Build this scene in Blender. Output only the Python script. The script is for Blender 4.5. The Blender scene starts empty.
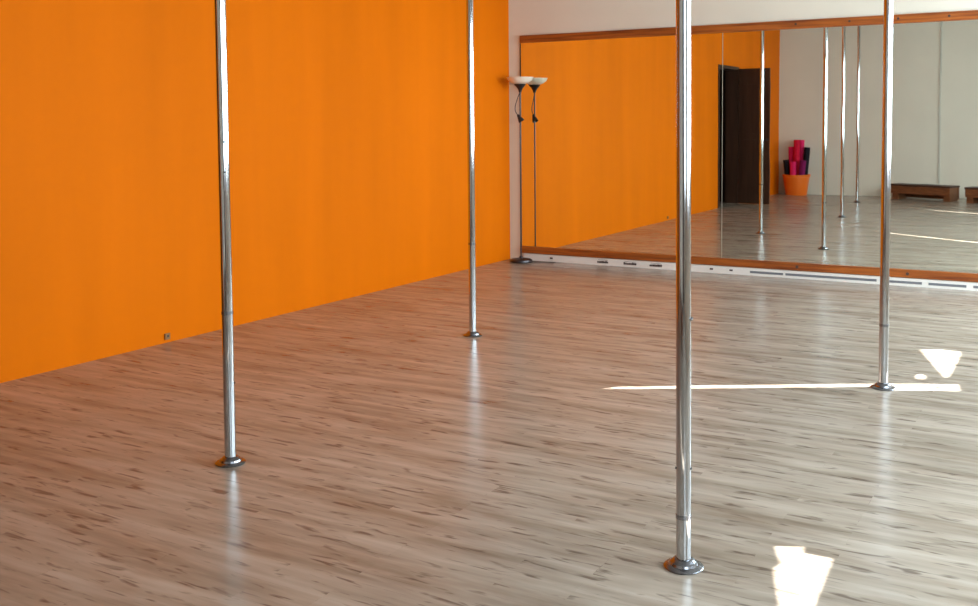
import bpy, bmesh, math, random
from mathutils import Vector, Matrix
from mathutils.geometry import tessellate_polygon
random.seed(7)
PI = math.pi
SC = bpy.context.scene
COL = SC.collection

# ------------------------------------------------------------------ helpers
def srgb(r, g, b):
    f = lambda c: c/12.92 if c <= .04045 else ((c+.055)/1.055)**2.4
    return (f(r/255), f(g/255), f(b/255), 1)

def mat(name, col, rough=.5, metal=0., spec=.5, noise=0., nscale=8., bump=0., bscale=40., stretch=(1, 1, 1), coat=0.):
    m = bpy.data.materials.new(name); m.use_nodes = True
    nt = m.node_tree; b = nt.nodes['Principled BSDF']
    b.inputs['Base Color'].default_value = col
    b.inputs['Roughness'].default_value = rough
    b.inputs['Metallic'].default_value = metal
    b.inputs['Specular IOR Level'].default_value = spec
    b.inputs['Coat Weight'].default_value = coat
    tc = nt.nodes.new('ShaderNodeTexCoord'); mp = nt.nodes.new('ShaderNodeMapping')
    mp.inputs['Scale'].default_value = stretch
    nt.links.new(tc.outputs['Object'], mp.inputs['Vector'])
    if noise:
        n = nt.nodes.new('ShaderNodeTexNoise'); n.inputs['Scale'].default_value = nscale; n.inputs['Detail'].default_value = 4
        r = nt.nodes.new('ShaderNodeValToRGB')
        c0 = [c*(1-noise) for c in col[:3]]+[1]; c1 = [min(1, c*(1+noise)) for c in col[:3]]+[1]
        r.color_ramp.elements[0].position = .3; r.color_ramp.elements[0].color = c0
        r.color_ramp.elements[1].position = .7; r.color_ramp.elements[1].color = c1
        nt.links.new(mp.outputs[0], n.inputs['Vector']); nt.links.new(n.outputs['Fac'], r.inputs[0]); nt.links.new(r.outputs[0], b.inputs['Base Color'])
    if bump:
        n = nt.nodes.new('ShaderNodeTexNoise'); n.inputs['Scale'].default_value = bscale; n.inputs['Detail'].default_value = 3
        bp = nt.nodes.new('ShaderNodeBump'); bp.inputs['Strength'].default_value = bump; bp.inputs['Distance'].default_value = .01
        nt.links.new(mp.outputs[0], n.inputs['Vector']); nt.links.new(n.outputs['Fac'], bp.inputs['Height']); nt.links.new(bp.outputs[0], b.inputs['Normal'])
    return m

def obj(name, bm, m, parent=None, smooth=False, loc=None):
    me = bpy.data.meshes.new(name); bmesh.ops.recalc_face_normals(bm, faces=bm.faces)
    bm.to_mesh(me); bm.free()
    if smooth:
        for p in me.polygons: p.use_smooth = True
        me.set_sharp_from_angle(angle=math.radians(35))
    o = bpy.data.objects.new(name, me); COL.objects.link(o)
    if m: me.materials.append(m)
    if parent: o.parent = parent
    if loc: o.location = loc
    return o

def struct(name, bm, m, parent=None, smooth=False):
    o = obj(name, bm, m, parent, smooth)
    if not parent: o['kind'] = 'structure'
    return o

def thing(name, label, cat, loc=(0, 0, 0), rz=0, group=None):
    o = bpy.data.objects.new(name, None); COL.objects.link(o); o.location = loc; o.rotation_euler = (0, 0, rz)
    o.empty_display_size = .1
    o['label'] = label; o['category'] = cat
    if group: o['group'] = group
    return o

def tag(o, label, cat, group=None):
    o['label'] = label; o['category'] = cat
    if group: o['group'] = group

def box(bm, x0, x1, y0, y1, z0, z1, bev=0):
    r = bmesh.ops.create_cube(bm, size=1)
    for v in r['verts']:
        v.co = Vector((x0+(v.co.x+.5)*(x1-x0), y0+(v.co.y+.5)*(y1-y0), z0+(v.co.z+.5)*(z1-z0)))
    if bev:
        es = list({e for v in r['verts'] for e in v.link_edges})
        bmesh.ops.bevel(bm, geom=es, offset=bev, segments=2, affect='EDGES', profile=.6)
    return bm

def NB(): return bmesh.new()

def lathe(bm, prof, seg=40, c=(0, 0, 0), M=None):
    """prof: (radius, z) list; radius 0 closes the surface"""
    rings = []
    for r, z in prof:
        if r <= 1e-6: rings.append([bm.verts.new((c[0], c[1], c[2]+z))])
        else: rings.append([bm.verts.new((c[0]+r*math.cos(2*PI*k/seg), c[1]+r*math.sin(2*PI*k/seg), c[2]+z)) for k in range(seg)])
    for a, b in zip(rings, rings[1:]):
        for k in range(seg):
            k2 = (k+1) % seg
            if len(a) == 1 and len(b) == 1: continue
            if len(a) == 1: bm.faces.new((a[0], b[k], b[k2]))
            elif len(b) == 1: bm.faces.new((a[k], b[0], a[k2]))
            else: bm.faces.new((a[k], b[k], b[k2], a[k2]))
    if M: bmesh.ops.transform(bm, matrix=M, verts=[v for r in rings for v in r])
    return bm

def tube(bm, pts, r, seg=10):
    pts = [Vector(p) for p in pts]; rings = []; u = None
    for i, p in enumerate(pts):
        t = (pts[min(i+1, len(pts)-1)]-pts[max(i-1, 0)]).normalized()
        if u is None:
            u = t.orthogonal().normalized()
        else:
            u = (u-t*u.dot(t)).normalized()
        w = t.cross(u); rr = r[i] if isinstance(r, (list, tuple)) else r
        rings.append([bm.verts.new(p+(u*math.cos(2*PI*k/seg)+w*math.sin(2*PI*k/seg))*rr) for k in range(seg)])
    for a, b in zip(rings, rings[1:]):
        for k in range(seg): bm.faces.new((a[k], a[(k+1) % seg], b[(k+1) % seg], b[k]))
    bm.faces.new(rings[0]); bm.faces.new(rings[-1])
    return bm

def spline(ctrl, n=8):
    P = [Vector(c) for c in ctrl]; P = [P[0]]+P+[P[-1]]; out = []
    for i in range(1, len(P)-2):
        for k in range(n):
            t = k/n; a, b, c, d = P[i-1:i+3]
            out.append(.5*((2*b)+(c-a)*t+(2*a-5*b+4*c-d)*t*t+(3*b-a-3*c+d)*t**3))
    out.append(P[-2]); return out

# ------------------------------------------------------------------ materials
ORANGE = mat('orange_wall_paint', (.74, .158, .0, 1), .6, spec=.06, noise=.07, nscale=2.2, bump=.05, bscale=60, stretch=(1, 1, .12))
WHITE = mat('cream_wall_paint', (.74, .70, .60, 1), .8, spec=.15, noise=.02, nscale=2, bump=.05, bscale=80)
CEIL = mat('white_ceiling_paint', (.40, .38, .35, 1), .9, spec=.1, noise=.02, nscale=2)
CHROME = mat('polished_chrome', (.52, .545, .58, 1), .08, 1, noise=.02, nscale=30)
STEEL = mat('worn_chrome', (.26, .27, .30, 1), .25, 1, noise=.15, nscale=60)
DARKSCREW = mat('dark_screw', (.03, .03, .035, 1), .4, .6)
PVC = mat('white_baseboard_plastic', (.78, .76, .72, 1), .45, spec=.4, noise=.02, nscale=5)
INK = mat('dark_printing', (.05, .03, .03, 1), .6)
SLOT = mat('grey_slot', (.16, .17, .19, 1), .6)
BROWN = mat('dark_brown_door', (.045, .017, .009, 1), .45, spec=.3, noise=.25, nscale=3, stretch=(8, 8, .6))
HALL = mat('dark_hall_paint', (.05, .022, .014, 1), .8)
LAMPM = mat('lamp_gunmetal', (.05, .045, .05, 1), .35, .7)
SHADE = mat('frosted_lamp_bowl', (.80, .70, .58, 1), .35, spec=.5)
BLACKP = mat('black_plastic', (.012, .012, .014, 1), .4)
POTM = mat('orange_plastic_pot', (.85, .16, .01, 1), .35, spec=.5, noise=.03)
BENCHW = mat('brown_bench_wood', (.20, .07, .025, 1), .5, noise=.35, nscale=4, stretch=(2, 14, 14))
BENCHD = mat('dark_bench_top', (.05, .02, .012, 1), .5, noise=.3, nscale=4, stretch=(2, 14, 14))
GREYT = mat('grey_cable_trunking', (.56, .55, .48, 1), .6)
FRAMEW = mat('white_window_frame', (.8, .8, .8, 1), .4)

def pine():
    m = bpy.data.materials.new('varnished_pine'); m.use_nodes = True; nt = m.node_tree; b = nt.nodes['Principled BSDF']
    N = nt.nodes.new; L = nt.links.new
    tc = N('ShaderNodeTexCoord'); mp = N('ShaderNodeMapping'); mp.inputs['Scale'].default_value = (1.2, 30, 30); L(tc.outputs['Object'], mp.inputs[0])
    n = N('ShaderNodeTexNoise'); n.inputs['Scale'].default_value = 2; n.inputs['Detail'].default_value = 6; L(mp.outputs[0], n.inputs['Vector'])
    r = N('ShaderNodeValToRGB'); r.color_ramp.elements[0].position = .32; r.color_ramp.elements[0].color = (.17, .035, .006, 1)
    r.color_ramp.elements[1].position = .68; r.color_ramp.elements[1].color = (.42, .115, .016, 1)
    L(n.outputs['Fac'], r.inputs[0]); L(r.outputs[0], b.inputs['Base Color']); b.inputs['Roughness'].default_value = .4
    return m
PINE = pine()

def laminate():
    m = bpy.data.materials.new('laminate_floor'); m.use_nodes = True; nt = m.node_tree; b = nt.nodes['Principled BSDF']
    N = nt.nodes.new; L = nt.links.new
    tc = N('ShaderNodeTexCoord')
    br = N('ShaderNodeTexBrick'); br.inputs['Scale'].default_value = 1; br.inputs['Brick Width'].default_value = .62; br.inputs['Row Height'].default_value = .065
    br.inputs['Mortar Size'].default_value = .0008; br.inputs['Mortar Smooth'].default_value = .3; br.inputs['Bias'].default_value = 0
    br.offset = .37; br.offset_frequency = 3
    br.inputs['Color1'].default_value = (0, 0, 0, 1); br.inputs['Color2'].default_value = (1, 1, 1, 1); br.inputs['Mortar'].default_value = (.3, .3, .3, 1)
    L(tc.outputs['Object'], br.inputs['Vector'])
    # shift the grain of every strip by its own amount
    off = N('ShaderNodeCombineXYZ'); mul = N('ShaderNodeMath'); mul.operation = 'MULTIPLY'; mul.inputs[1].default_value = 37
    L(br.outputs['Color'], mul.inputs[0]); L(mul.outputs[0], off.inputs[0]); L(mul.outputs[0], off.inputs[2])
    add = N('ShaderNodeVectorMath'); L(tc.outputs['Object'], add.inputs[0]); L(off.outputs[0], add.inputs[1])
    def nz(sc, scale, det, rough=.5, dist=0, src=None):
        mp = N('ShaderNodeMapping'); mp.inputs['Scale'].default_value = sc; L(src or add.outputs[0], mp.inputs[0])
        n = N('ShaderNodeTexNoise'); n.inputs['Scale'].default_value = scale; n.inputs['Detail'].default_value = det
        n.inputs['Roughness'].default_value = rough; n.inputs['Distortion'].default_value = dist
        L(mp.outputs[0], n.inputs['Vector']); return n
    g = nz((1.1, 12, 1), 1.5, 4, .5, 0, tc.outputs['Object'])
    r = N('ShaderNodeValToRGB'); r.color_ramp.elements[0].position = .25; r.color_ramp.elements[0].color = FLOOR_D
    r.color_ramp.elements[1].position = .75; r.color_ramp.elements[1].color = FLOOR_L; L(g.outputs['Fac'], r.inputs[0])
    # plank-to-plank tone
    mx = N('ShaderNodeMixRGB'); mx.blend_type = 'MULTIPLY'; mx.inputs[0].default_value = 1
    rr = N('ShaderNodeValToRGB'); rr.color_ramp.elements[0].color = (.93, .92, .90, 1); rr.color_ramp.elements[1].color = (1.02, 1.02, 1.02, 1)
    L(br.outputs['Color'], rr.inputs[0]); L(r.outputs[0], mx.inputs[1]); L(rr.outputs[0], mx.inputs[2])
    # dark flecks
    f = nz((4.6, 25, 1), 1.3, 2.5, .55, .4)
    fr = N('ShaderNodeValToRGB'); fr.color_ramp.elements[0].position = .575; fr.color_ramp.elements[0].color = (0, 0, 0, 1)
    fr.color_ramp.elements[1].position = .69; fr.color_ramp.elements[1].color = (1, 1, 1, 1); L(f.outputs['Fac'], fr.inputs[0])
    sc = N('ShaderNodeMath'); sc.operation = 'MULTIPLY'; sc.inputs[1].default_value = .72; L(fr.outputs[0], sc.inputs[0])
    m2 = N('ShaderNodeMixRGB'); L(sc.outputs[0], m2.inputs[0]); L(mx.outputs[0], m2.inputs[1]); m2.inputs[2].default_value = (.075, .045, .03, 1)
    # soft brown clouds
    c = nz((1.0, 6, 1), 1.2, 4, .6, .3, tc.outputs['Object'])
    cr = N('ShaderNodeValToRGB'); cr.color_ramp.elements[0].position = .46; cr.color_ramp.elements[0].color = (1, 1, 1, 1)
    cr.color_ramp.elements[1].position = .72; cr.color_ramp.elements[1].color = (.60, .53, .47, 1); L(c.outputs['Fac'], cr.inputs[0])
    m3 = N('ShaderNodeMixRGB'); m3.blend_type = 'MULTIPLY'; m3.inputs[0].default_value = 1; L(m2.outputs[0], m3.inputs[1]); L(cr.outputs[0], m3.inputs[2])
    L(m3.outputs[0], b.inputs['Base Color'])
    b.inputs['Roughness'].default_value = .24; b.inputs['Specular IOR Level'].default_value = .5
    bp = N('ShaderNodeBump'); bp.inputs['Strength'].default_value = .08; bp.inputs['Distance'].default_value = .004
    L(g.outputs['Fac'], bp.inputs['Height']); L(bp.outputs[0], b.inputs['Normal'])
    return m
FLOOR_D = (.265, .222, .178, 1); FLOOR_L = (.46, .402, .335, 1)
FLOOR = laminate()

def mirror_mat():
    m = bpy.data.materials.new('mirror_glass'); m.use_nodes = True; nt = m.node_tree; b = nt.nodes['Principled BSDF']
    b.inputs['Base Color'].default_value = (.88, .92, .87, 1); b.inputs['Metallic'].default_value = 1; b.inputs['Roughness'].default_value = .012
    N = nt.nodes.new; L = nt.links.new
    tc = N('ShaderNodeTexCoord'); n = N('ShaderNodeTexNoise'); n.inputs['Scale'].default_value = 2.6; n.inputs['Detail'].default_value = 1
    bp = N('ShaderNodeBump'); bp.inputs['Strength'].default_value = .025; bp.inputs['Distance'].default_value = .006
    L(tc.outputs['Object'], n.inputs['Vector']); L(n.outputs['Fac'], bp.inputs['Height']); L(bp.outputs[0], b.inputs['Normal'])
    return m
MIRROR = mirror_mat()

def curtain_mat():
    m = bpy.data.materials.new('white_blind_fabric'); m.use_nodes = True; nt = m.node_tree
    N = nt.nodes.new; L = nt.links.new; out = nt.nodes['Material Output']; nt.nodes.remove(nt.nodes['Principled BSDF'])
    d = N('ShaderNodeBsdfDiffuse'); t = N('ShaderNodeBsdfTranslucent'); mx = N('ShaderNodeMixShader'); mx.inputs[0].default_value = .35
    n = N('ShaderNodeTexNoise'); n.inputs['Scale'].default_value = 60; r = N('ShaderNodeValToRGB')
    r.color_ramp.elements[0].color = (.7, .72, .74, 1); r.color_ramp.elements[1].color = (.8, .82, .84, 1)
    L(n.outputs['Fac'], r.inputs[0]); L(r.outputs[0], d.inputs[0]); L(r.outputs[0], t.inputs[0])
    L(d.outputs[0], mx.inputs[1]); L(t.outputs[0], mx.inputs[2]); L(mx.outputs[0], out.inputs[0]); return m
CURTAIN = curtain_mat()

def pane_mat():
    m = bpy.data.materials.new('window_glass'); m.use_nodes = True; nt = m.node_tree
    N = nt.nodes.new; L = nt.links.new; out = nt.nodes['Material Output']; nt.nodes.remove(nt.nodes['Principled BSDF'])
    t = N('ShaderNodeBsdfTransparent'); g = N('ShaderNodeBsdfGlossy'); g.inputs['Roughness'].default_value = .02
    fz = N('ShaderNodeFresnel'); fz.inputs[0].default_value = 1.3
    mx = N('ShaderNodeMixShader'); L(fz.outputs[0], mx.inputs[0]); L(t.outputs[0], mx.inputs[1]); L(g.outputs[0], mx.inputs[2]); L(mx.outputs[0], out.inputs[0]); return m
PANE = pane_mat()

# ------------------------------------------------------------------ room
W, Y1, H = 6.6, -10.3, 3.3          # right wall, rear wall, ceiling height
T = .2
struct('floor', box(NB(), -T, W+T, Y1-T, T, -.15, 0), FLOOR)
struct('ceiling', box(NB(), -T, W+T, Y1-T, T, H, H+.15), CEIL)
struct('wall_back', box(NB(), 0, W, 0, T, 0, H), WHITE)
struct('wall_front', box(NB(), 0, W, Y1-T, Y1, 0, H), WHITE)
bm = NB()
for a_ in (4.45, 5.30): box(bm, a_+.003, a_+.847, Y1, Y1+.05, .005, 2.6, .004)
struct('door_2', bm, BROWN)  # unseen dark panels behind the camera, added only to darken the pole reflections
DY0, DY1, DH = -7.74, -6.66, 2.235   # doorway in the orange wall
bm = NB(); box(bm, -T, 0, DY1, T, 0, H); box(bm, -T, 0, Y1-T, DY0, 0, H); box(bm, -T, 0, DY0, DY1, DH, H)
struct('wall_left', bm, ORANGE)
# dark hallway behind the doorway
bm = NB(); box(bm, -1.5, -1.4, DY0-.3, DY1+.3, 0, 2.5); box(bm, -1.4, -T, DY0-.3, DY0-.2, 0, 2.5); box(bm, -1.4, -T, DY1+.2, DY1+.3, 0, 2.5)
box(bm, -1.5, -T, DY0-.3, DY1+.3, 2.5, 2.6); box(bm, -1.5, -T, DY0-.3, DY1+.3, -.15, 0)
struct('wall_hall', bm, HALL)
# right wall with three curtained windows
SA = Vector((.863, .506)).normalized(); EL = .566
WIN = [(-2.65, -.5), (-6.25, -3.95), (-9.8, -7.6)]; WZ0, WZ1 = .9, 2.7
bm = NB(); ys = [0]+[v for a, b in WIN for v in (b, a)]+[Y1]
for i in range(0, len(ys), 2): box(bm, W, W+T, ys[i+1], ys[i], 0, H)
for a, b in WIN: box(bm, W, W+T, a, b, 0, WZ0); box(bm, W, W+T, a, b, WZ1, H)
struct('wall_right', bm, WHITE)
CX = W-.03
def onwin(fx, fy):
    t = (CX-fx)/SA.x
    return (fy+SA.y*t, EL*t)
for i, (a, b) in enumerate(WIN):
    bm = NB()
    for y0, y1, z0, z1 in ((a, a+.06, WZ0, WZ1), (b-.06, b, WZ0, WZ1), (a+.06, b-.06, WZ0, WZ0+.06), (a+.06, b-.06, WZ1-.06, WZ1)):
        box(bm, W+.06, W+.12, y0, y1, z0, z1)
    wf = struct('window_%d' % (i+1), bm, FRAMEW)
    obj('pane', box(NB(), W+.085, W+.092, a+.06, b-.06, WZ0+.06, WZ1-.06), PANE, wf)
    sh = -3.6*i
    def O(pts, dy): return [Vector((p[0]+dy, p[1], 0)) for p in [onwin(*q) for q in pts]]
    outer = [Vector((a-.1, WZ0-.1, 0)), Vector((b+.1, WZ0-.1, 0)), Vector((b+.1, WZ1+.1, 0)), Vector((a-.1, WZ1+.1, 0))]
    slit = O([(2.86, -4.180), (2.92, -4.10), (3.29, -3.865), (4.12, -3.37), (4.44, -3.215), (4.46, -3.36), (4.17, -3.50), (4.12, -3.440), (3.31, -3.925)], sh)
    TRI = [(4.15, -2.45), (4.25, -2.39), (4.37, -2.41), (4.38, -2.54), (4.38, -3.07), (4.36, -3.11)]
    BLOB = [(4.22, -3.14), (4.23, -3.07), (4.27, -3.11), (4.275, -3.19), (4.23, -3.20)]
    BIG = [(4.15, -5.70), (4.23, -5.66), (4.24, -5.71), (4.33, -5.71), (4.35, -6.05), (4.36, -6.27), (4.33, -6.28), (4.19, -5.87), (4.20, -5.82)]
    gaps = [[O(TRI, 0), O(BLOB, 0)], [O(BIG, 0)], [O(TRI, sh)]][i]  # unseen blind; its gaps are shaped to throw the sun patches on the floor
    loops = [outer, slit]+gaps
    flat = [v for l in loops for v in l]
    bm = NB(); vs = [bm.verts.new((CX, v.x, v.y)) for v in flat]
    for t3 in tessellate_polygon(loops):
        try: bm.faces.new([vs[k] for k in t3])
        except ValueError: pass
    c = obj('blind_panel', bm, CURTAIN)
    s = c.modifiers.new('thickness', 'SOLIDIFY'); s.thickness = .006
    tag(c, ['white fabric blind over the window nearest the mirror wall', 'white fabric blind over the middle window of the right wall', 'white fabric blind over the window nearest the rear wall'][i], 'blind', 'window blinds')

# vertical seam strip on the rear wall
struct('trim_1', box(NB(), 2.745, 2.775, Y1, Y1+.012, .25, H), GREYT)
# white strip under the mirror
bb = struct('baseboard_back', box(NB(), .16, W, -.018, 0, 0, .068, .002), PVC)
for x0, x1 in ((.96, 1.08), (1.23, 1.36), (1.49, 1.61)):
    bm = NB(); x = x0
    while x < x1-.008:
        w = random.uniform(.010, .018); hh = random.uniform(.016, .024)
        box(bm, x, min(x+w, x1), -.0195, -.018, .022, .022+hh); x += w+.002
    box(bm, x0+.01, x1-.01, -.0195, -.018, .050, .053)
    o = obj('printed_mark', bm, INK, bb); o['label'] = 'dark printing on the white strip'
for x0 in (.47, 2.08, 2.26):
    obj('printed_mark', box(NB(), x0-.015, x0+.015, -.0195, -.018, .028, .044), INK, bb)
for x0, x1 in ((2.43, 2.72), (2.74, 3.49), (3.55, 3.84), (3.89, 4.17), (4.22, 4.9), (4.95, 6.2)):
    obj('slot', box(NB(), x0, x1, -.0195, -.018, .022, .042), SLOT, bb)

# ------------------------------------------------------------------ wall mirror
mr = thing('wall_mirror', 'long wall mirror in several glass sheets held between two varnished pine rails', 'mirror', (0, 0, 0))
MX0 = .135; seams = [MX0, 2.17, 4.34, 6.45]
for a, b in zip(seams, seams[1:]):
    obj('glass_panel', box(NB(), a+.003, b-.003, -.005, -.002, .10, 2.18), MIRROR, mr)
tr = obj('top_rail', box(NB(), MX0, 6.46, -.026, -.0005, 2.143, 2.215, .003), PINE, mr)
br_ = obj('bottom_rail', box(NB(), MX0, 6.46, -.026, -.0005, .072, .138, .003), PINE, mr)
def disc(x, z, y, r, d=.002):
    bm = NB(); lathe(bm, [(0, 0), (r, 0), (r*.9, d), (0, d)], 14, M=Matrix.Translation((x, y, z)) @ Matrix.Rotation(PI/2, 4, 'X')); return bm
for x in (2.81, 3.25, 3.63, 4.01, 5.0, 5.9): obj('screw_head', disc(x, 2.182, -.026, .010), INK, tr, True)
for x in (2.84, 3.73, 4.8): obj('screw_head', disc(x, .104, -.026, .013), INK, br_, True)
obj('edge_strip', box(NB(), MX0-.006, MX0-.0005, -.012, -.0005, .138, 2.143), DARKSCREW, mr)

# ------------------------------------------------------------------ poles
PR = .0225
def make_pole(label, loc, screws=(), sleeve=None):
    t = thing('dance_pole', label, 'pole', loc, 0, 'chrome dance poles')
    bm = lathe(NB(), [(0, 0), (.059, 0), (.061, .004), (.057, .008), (.044, .011), (.041, .018), (.036, .021), (.031, .027), (.027, .029), (.0, .029)], 48)
    obj('base_plate', bm, STEEL, t, True)
    obj('pole_tube', lathe(NB(), [(0, .0285), (PR, .0285), (PR, H-.04), (0, H-.04)], 40), CHROME, t, True)
    obj('ceiling_mount', lathe(NB(), [(0, H-.0405), (.03, H-.0405), (.034, H-.02), (.06, H-.014), (.062, H-.001), (0, H-.001)], 40), STEEL, t, True)
    if sleeve: obj('joint_ring', lathe(NB(), [(PR-.001, sleeve-.012), (PR+.0012, sleeve-.011), (PR+.0012, sleeve+.001), (PR-.001, sleeve+.002)], 40), STEEL, t, True)
    for ang, z, r, d in screws:
        M = Matrix.Rotation(math.radians(ang), 4, 'Z') @ Matrix.Translation((PR-.0015, 0, z)) @ Matrix.Rotation(PI/2, 4, 'Y')
        obj('set_screw', lathe(NB(), [(0, 0), (r, 0), (r, d*.8), (r*.8, d), (0, d)], 12, M=M), DARKSCREW if d < .005 else STEEL, t, True)
    return t
CAM = Vector((4.991, -8.951, 1.37))
def facing(x, y): return math.degrees(math.atan2(CAM.y-y, CAM.x-x))
def P(label, x, y, sc=(), sl=None): return make_pole(label, (x, y, 0), [(facing(x, y)+a, z, r, d) for a, z, r, d in sc], sl)
P('chrome pole standing in front of the orange wall, leftmost in the photo', 2.015, -5.952, [(5, 1.30, .004, .003), (5, 1.18, .004, .003), (70, .33, .004, .006)], .62)
P('thin distant chrome pole nearest the lamp, before the orange wall', 1.593, -3.361, [], .6)
p3 = P('large nearest chrome pole with the round base closest to the camera', 3.942, -5.990, [(80, .31, .004, .004), (-80, .31, .004, .004), (75, .77, .005, .007)], .165)
p3.rotation_euler = (-.0018, -.0038, 0)   # this pole leans a touch, as in the photo
P('rightmost chrome pole, its base beside the sunlit streak on the floor', 4.110, -3.477, [], .33)
P('chrome pole hidden behind the nearest pole, seen reflected as the widest in the mirror', 2.588, -2.165, [], .5)
P('chrome pole near the rear, seen only in the mirror as the thin rightmost one', 1.69, -8.78, [], .5)

# ------------------------------------------------------------------ floor lamp
lx, ly = .208, -.155
lp = thing('floor_lamp', 'tall thin torchiere floor lamp with pale glass bowl in the corner by the mirror', 'floor lamp', (lx, ly, 0))
obj('base', lathe(NB(), [(0, 0), (.108, 0), (.112, .008), (.108, .024), (.09, .033), (.02, .042), (.014, .06), (0, .06)], 40), LAMPM, lp, True)
obj('pole', lathe(NB(), [(0, .05), (.007, .05), (.007, 1.66), (0, 1.66)], 20), LAMPM, lp, True)
obj('holder', lathe(NB(), [(0, 1.655), (.012, 1.655), (.018, 1.68), (.03, 1.70), (.055, 1.728), (.058, 1.736), (0, 1.736)], 32), LAMPM, lp, True)
obj('lamp_shade', lathe(NB(), [(0, 1.737), (.05, 1.737), (.09, 1.752), (.118, 1.775), (.132, 1.803), (.127, 1.803), (.112, 1.779), (.085, 1.758), (.05, 1.744), (0, 1.743)], 40), SHADE, lp, True)
rd = Vector((.87, .49, 0))   # towards the picture's right
g = [rd*0+Vector((0, 0, 1.66)), rd*-.022+Vector((0, -.005, 1.60)), rd*-.048+Vector((0, 0, 1.52)), rd*-.045+Vector((0, 0, 1.47)), rd*-.022+Vector((0, 0, 1.435))]
obj('reading_arm', tube(NB(), spline(g), .0045, 8), LAMPM, lp, True)
M = Matrix.Translation(rd*-.024+Vector((0, 0, 1.44))) @ Matrix.Rotation(math.radians(150), 4, Vector((-.49, .87, 0)))
obj('reading_head', lathe(NB(), [(0, 0), (.012, 0), (.016, .02), (.028, .06), (.031, .075), (.027, .075), (.012, .02), (0, .018)], 24, M=M), BLACKP, lp, True)
cd = [(.0, 0, .03), (.10, .03, .006), (.17, .04, .006), (.26, .07, .006), (.33, .09, .006)]
obj('power_cord', tube(NB(), spline(cd), .004, 8), BLACKP, lp, True)

# small cable end sticking out at the foot of the orange wall
bm = NB(); box(bm, 0.001, .012, -.02, .02, .02, .06, .002)
k = obj('cable_outlet', bm, mat('beige_plastic', (.28, .13, .04, 1), .5), loc=(0, -4.45, 0)); tag(k, 'tiny dark outlet at the foot of the orange wall behind the left pole', 'outlet')
obj('plug_hole', box(NB(), .012, .014, -.006, .008, .036, .05), INK, k)

# ------------------------------------------------------------------ door (seen in the mirror)
fr = NB()
for y0, y1 in ((DY1-.05, DY1), (DY0, DY0+.05)): box(fr, -T, .012, y0, y1, 0, DH-.0)
box(fr, -T, .012, DY0+.05, DY1-.05, DH-.05, DH)
dr = struct('door_1', fr, BROWN)
lf = obj('door_leaf', box(NB(), 0, .51, -.02, .02, .006, 2.205, .003), BROWN, dr, loc=(.016, DY0+.03, 0))
for z in (.25, 1.15):
    obj('door_panel', box(NB(), .08, .43, .02, .026, z, z+.8, .003), BROWN, lf)
bm = NB(); lathe(bm, [(0, 0), (.022, 0), (.022, .006), (.009, .008), (.009, .04), (0, .04)], 20, M=Matrix.Translation((.47, .02, 1.05)) @ Matrix.Rotation(-PI/2, 4, 'X'))
box(bm, .37, .48, .054, .066, 1.04, 1.06, .003)
h_ = obj('door_handle', bm, LAMPM, lf, True); h_['label'] = 'dark metal door handle'

# ------------------------------------------------------------------ pot of rolled mats
px, py = .40, -10.0
pot = thing('flower_pot', 'round orange plastic pot holding rolled mats in the corner of the rear wall', 'pot', (px, py, 0))
obj('pot_body', lathe(NB(), [(0, 0), (.185, 0), (.192, .01), (.236, .335), (.228, .335), (.184, .02), (0, .02)], 48), POTM, pot, True)
obj('pot_rim', lathe(NB(), [(.229, .325), (.246, .33), (.250, .37), (.244, .376), (.229, .37), (.229, .325)], 48), POTM, pot, True)
def roll(r, L):
    bm = NB(); turns = 4.2; n = 110; th = r/turns*.62; r0 = .010
    A = []; B = []
    for i in range(n+1):
        a = 2*PI*turns*i/n; rr = r0+(r-r0-th)*i/n
        A.append((rr*math.cos(a), rr*math.sin(a))); B.append(((rr+th)*math.cos(a), (rr+th)*math.sin(a)))
    V = [[bm.verts.new((x, y, z)) for x, y in S] for S in (A, B) for z in (0, L)]
    a0, a1, b0, b1 = V
    for i in range(n):
        bm.faces.new((a0[i], a0[i+1], a1[i+1], a1[i])); bm.faces.new((b0[i], b1[i], b1[i+1], b0[i+1]))
        bm.faces.new((a1[i], a1[i+1], b1[i+1], b1[i])); bm.faces.new((a0[i], b0[i], b0[i+1], a0[i+1]))
    bm.faces.new((a0[0], a1[0], b1[0], b0[0])); bm.faces.new((a0[n], b0[n], b1[n], a1[n]))
    return bm
def foam(n, c): return mat(n, c, .75, spec=.2, noise=.08, nscale=40)
PINK = foam('pink_foam', (.75, .015, .12, 1)); RED = foam('crimson_foam', (.62, .004, .035, 1)); NAVY = foam('black_foam', (.012, .010, .016, 1)); PURP = foam('purple_foam', (.22, .008, .10, 1))
mats = [  # angle, radius from centre, length, roll radius, tilt outwards, material, label
    (0, 0, .98, .058, 0, RED, 'crimson rolled mat in the middle of the orange pot, tallest of the bunch'),
    (285, .122, .97, .059, 2, PINK, 'tall pink rolled mat at the back of the pot against the rear wall'),
    (220, .122, .85, .059, 2, PINK, 'pink rolled mat on the wall side of the pot, a little below the tallest'),
    (340, .122, .84, .059, 4, NAVY, 'black rolled mat sticking up behind the red ones in the pot'),
    (160, .122, .62, .059, 6, NAVY, 'short black rolled mat leaning towards the orange wall in the pot'),
    (100, .122, .59, .059, 3, PINK, 'short pink rolled mat at the front of the orange pot'),
    (40, .122, .61, .059, 6, PURP, 'short purple rolled mat leaning outwards in the pot, away from the orange wall')]
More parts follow.
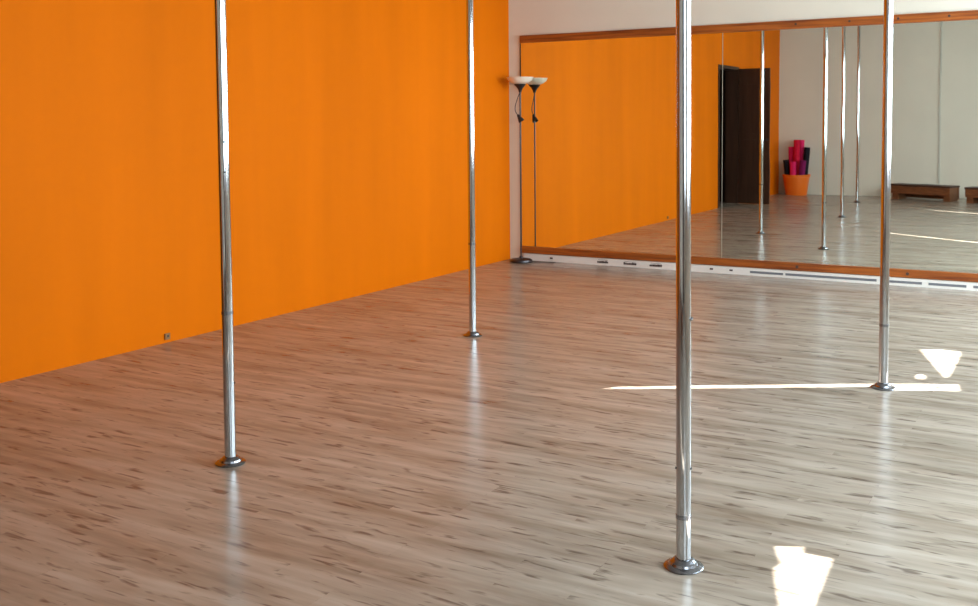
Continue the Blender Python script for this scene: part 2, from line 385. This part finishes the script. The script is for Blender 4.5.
for a, d, L_, r_, tl, m_, lab in mats:
    o = obj('rolled_mat', roll(r_, L_), m_, None, True)
    ar = math.radians(a)
    o.location = (px+d*math.cos(ar), py+d*math.sin(ar), .022+r_*math.sin(math.radians(tl)))
    ax = Vector((-math.sin(ar), math.cos(ar), 0))
    o.rotation_mode = 'QUATERNION'; o.rotation_quaternion = Matrix.Rotation(math.radians(tl), 3, ax).to_quaternion()
    tag(o, lab, 'rolled mat', 'rolled mats in the orange pot')

# ------------------------------------------------------------------ low benches (seen in the mirror)
def bench(x0, y0, x1, y1, label):
    L_ = math.hypot(x1-x0, y1-y0)
    t = thing('low_bench', label, 'bench', (x0, y0, 0), math.atan2(y1-y0, x1-x0), 'low wooden benches by the rear wall')
    obj('seat', box(NB(), 0, L_, -.32, 0, .225, .258, .004), BENCHD, t)
    obj('front_board', box(NB(), .01, L_-.01, -.03, -.004, .10, .224, .003), BENCHW, t)
    obj('rear_board', box(NB(), .01, L_-.01, -.316, -.29, .02, .224, .003), BENCHW, t)  # carried low to keep the gap under the seat dark
    for x in (.02, L_-.13):
        bm = NB(); box(bm, x, x+.11, -.289, -.031, 0, .2245, .004); obj('leg', bm, BENCHW, t)
bench(2.05, -9.75, 3.04, -9.36, 'low dark wooden bench by the rear wall, on the side nearer the orange pot')
bench(3.26, -9.27, 4.27, -8.92, 'low dark wooden bench by the rear wall, on the side away from the pot')

# ------------------------------------------------------------------ light
def area(name, loc, rot, sx, sy, e, col):
    d = bpy.data.lights.new(name, 'AREA'); d.shape = 'RECTANGLE'; d.size = sx; d.size_y = sy; d.energy = e; d.color = col
    o = bpy.data.objects.new(name, d); COL.objects.link(o); o.location = loc; o.rotation_euler = rot; return o
for i, (a, b) in enumerate(WIN):
    area('window_daylight', (CX-.29, (a+b)/2, 1.72), (0, PI/2-math.radians(20), 0), 1.5, b-a, (255, 190, 70)[i], (.78, .93, 1.0))
sd = bpy.data.lights.new('sun', 'SUN'); sd.energy = 90; sd.angle = math.radians(.3); sd.color = (1, .99, .96)
so = bpy.data.objects.new('sun', sd); COL.objects.link(so)
so.rotation_euler = Vector((SA.x, SA.y, EL)).to_track_quat('Z', 'Y').to_euler(); so.location = (12, 3, 6)
w = bpy.data.worlds.new('World'); SC.world = w; w.use_nodes = True
bg = w.node_tree.nodes['Background']; sky = w.node_tree.nodes.new('ShaderNodeTexSky'); sky.sky_type = 'HOSEK_WILKIE'
sky.sun_direction = Vector((SA.x, SA.y, EL)).normalized(); sky.turbidity = 3
w.node_tree.links.new(sky.outputs[0], bg.inputs[0]); bg.inputs[1].default_value = 1.0

# ------------------------------------------------------------------ camera
f_px, cy, p, r, yaw = 1027.5, 181.3, .0575, -.0081, .5289
fwd = Vector((-math.sin(yaw)*math.cos(p), math.cos(yaw)*math.cos(p), -math.sin(p)))
rt = Vector((math.cos(yaw), math.sin(yaw), 0)); up = rt.cross(fwd)
R_, U_ = rt*math.cos(r)+up*math.sin(r), up*math.cos(r)-rt*math.sin(r)
cd_ = bpy.data.cameras.new('camera'); cam = bpy.data.objects.new('camera', cd_); COL.objects.link(cam)
cd_.sensor_fit = 'HORIZONTAL'; cd_.sensor_width = 36; cd_.lens = f_px/978*36; cd_.shift_x = 0; cd_.shift_y = (cy-303)/978; cd_.clip_start = .05
mw = Matrix((R_, U_, -fwd)).transposed().to_4x4(); mw.translation = CAM; cam.matrix_world = mw
SC.camera = cam
SC.view_settings.view_transform = 'Standard'; SC.view_settings.look = 'None'; SC.view_settings.gamma = 1; SC.view_settings.use_curve_mapping = False
SC.view_settings.exposure = -0.32
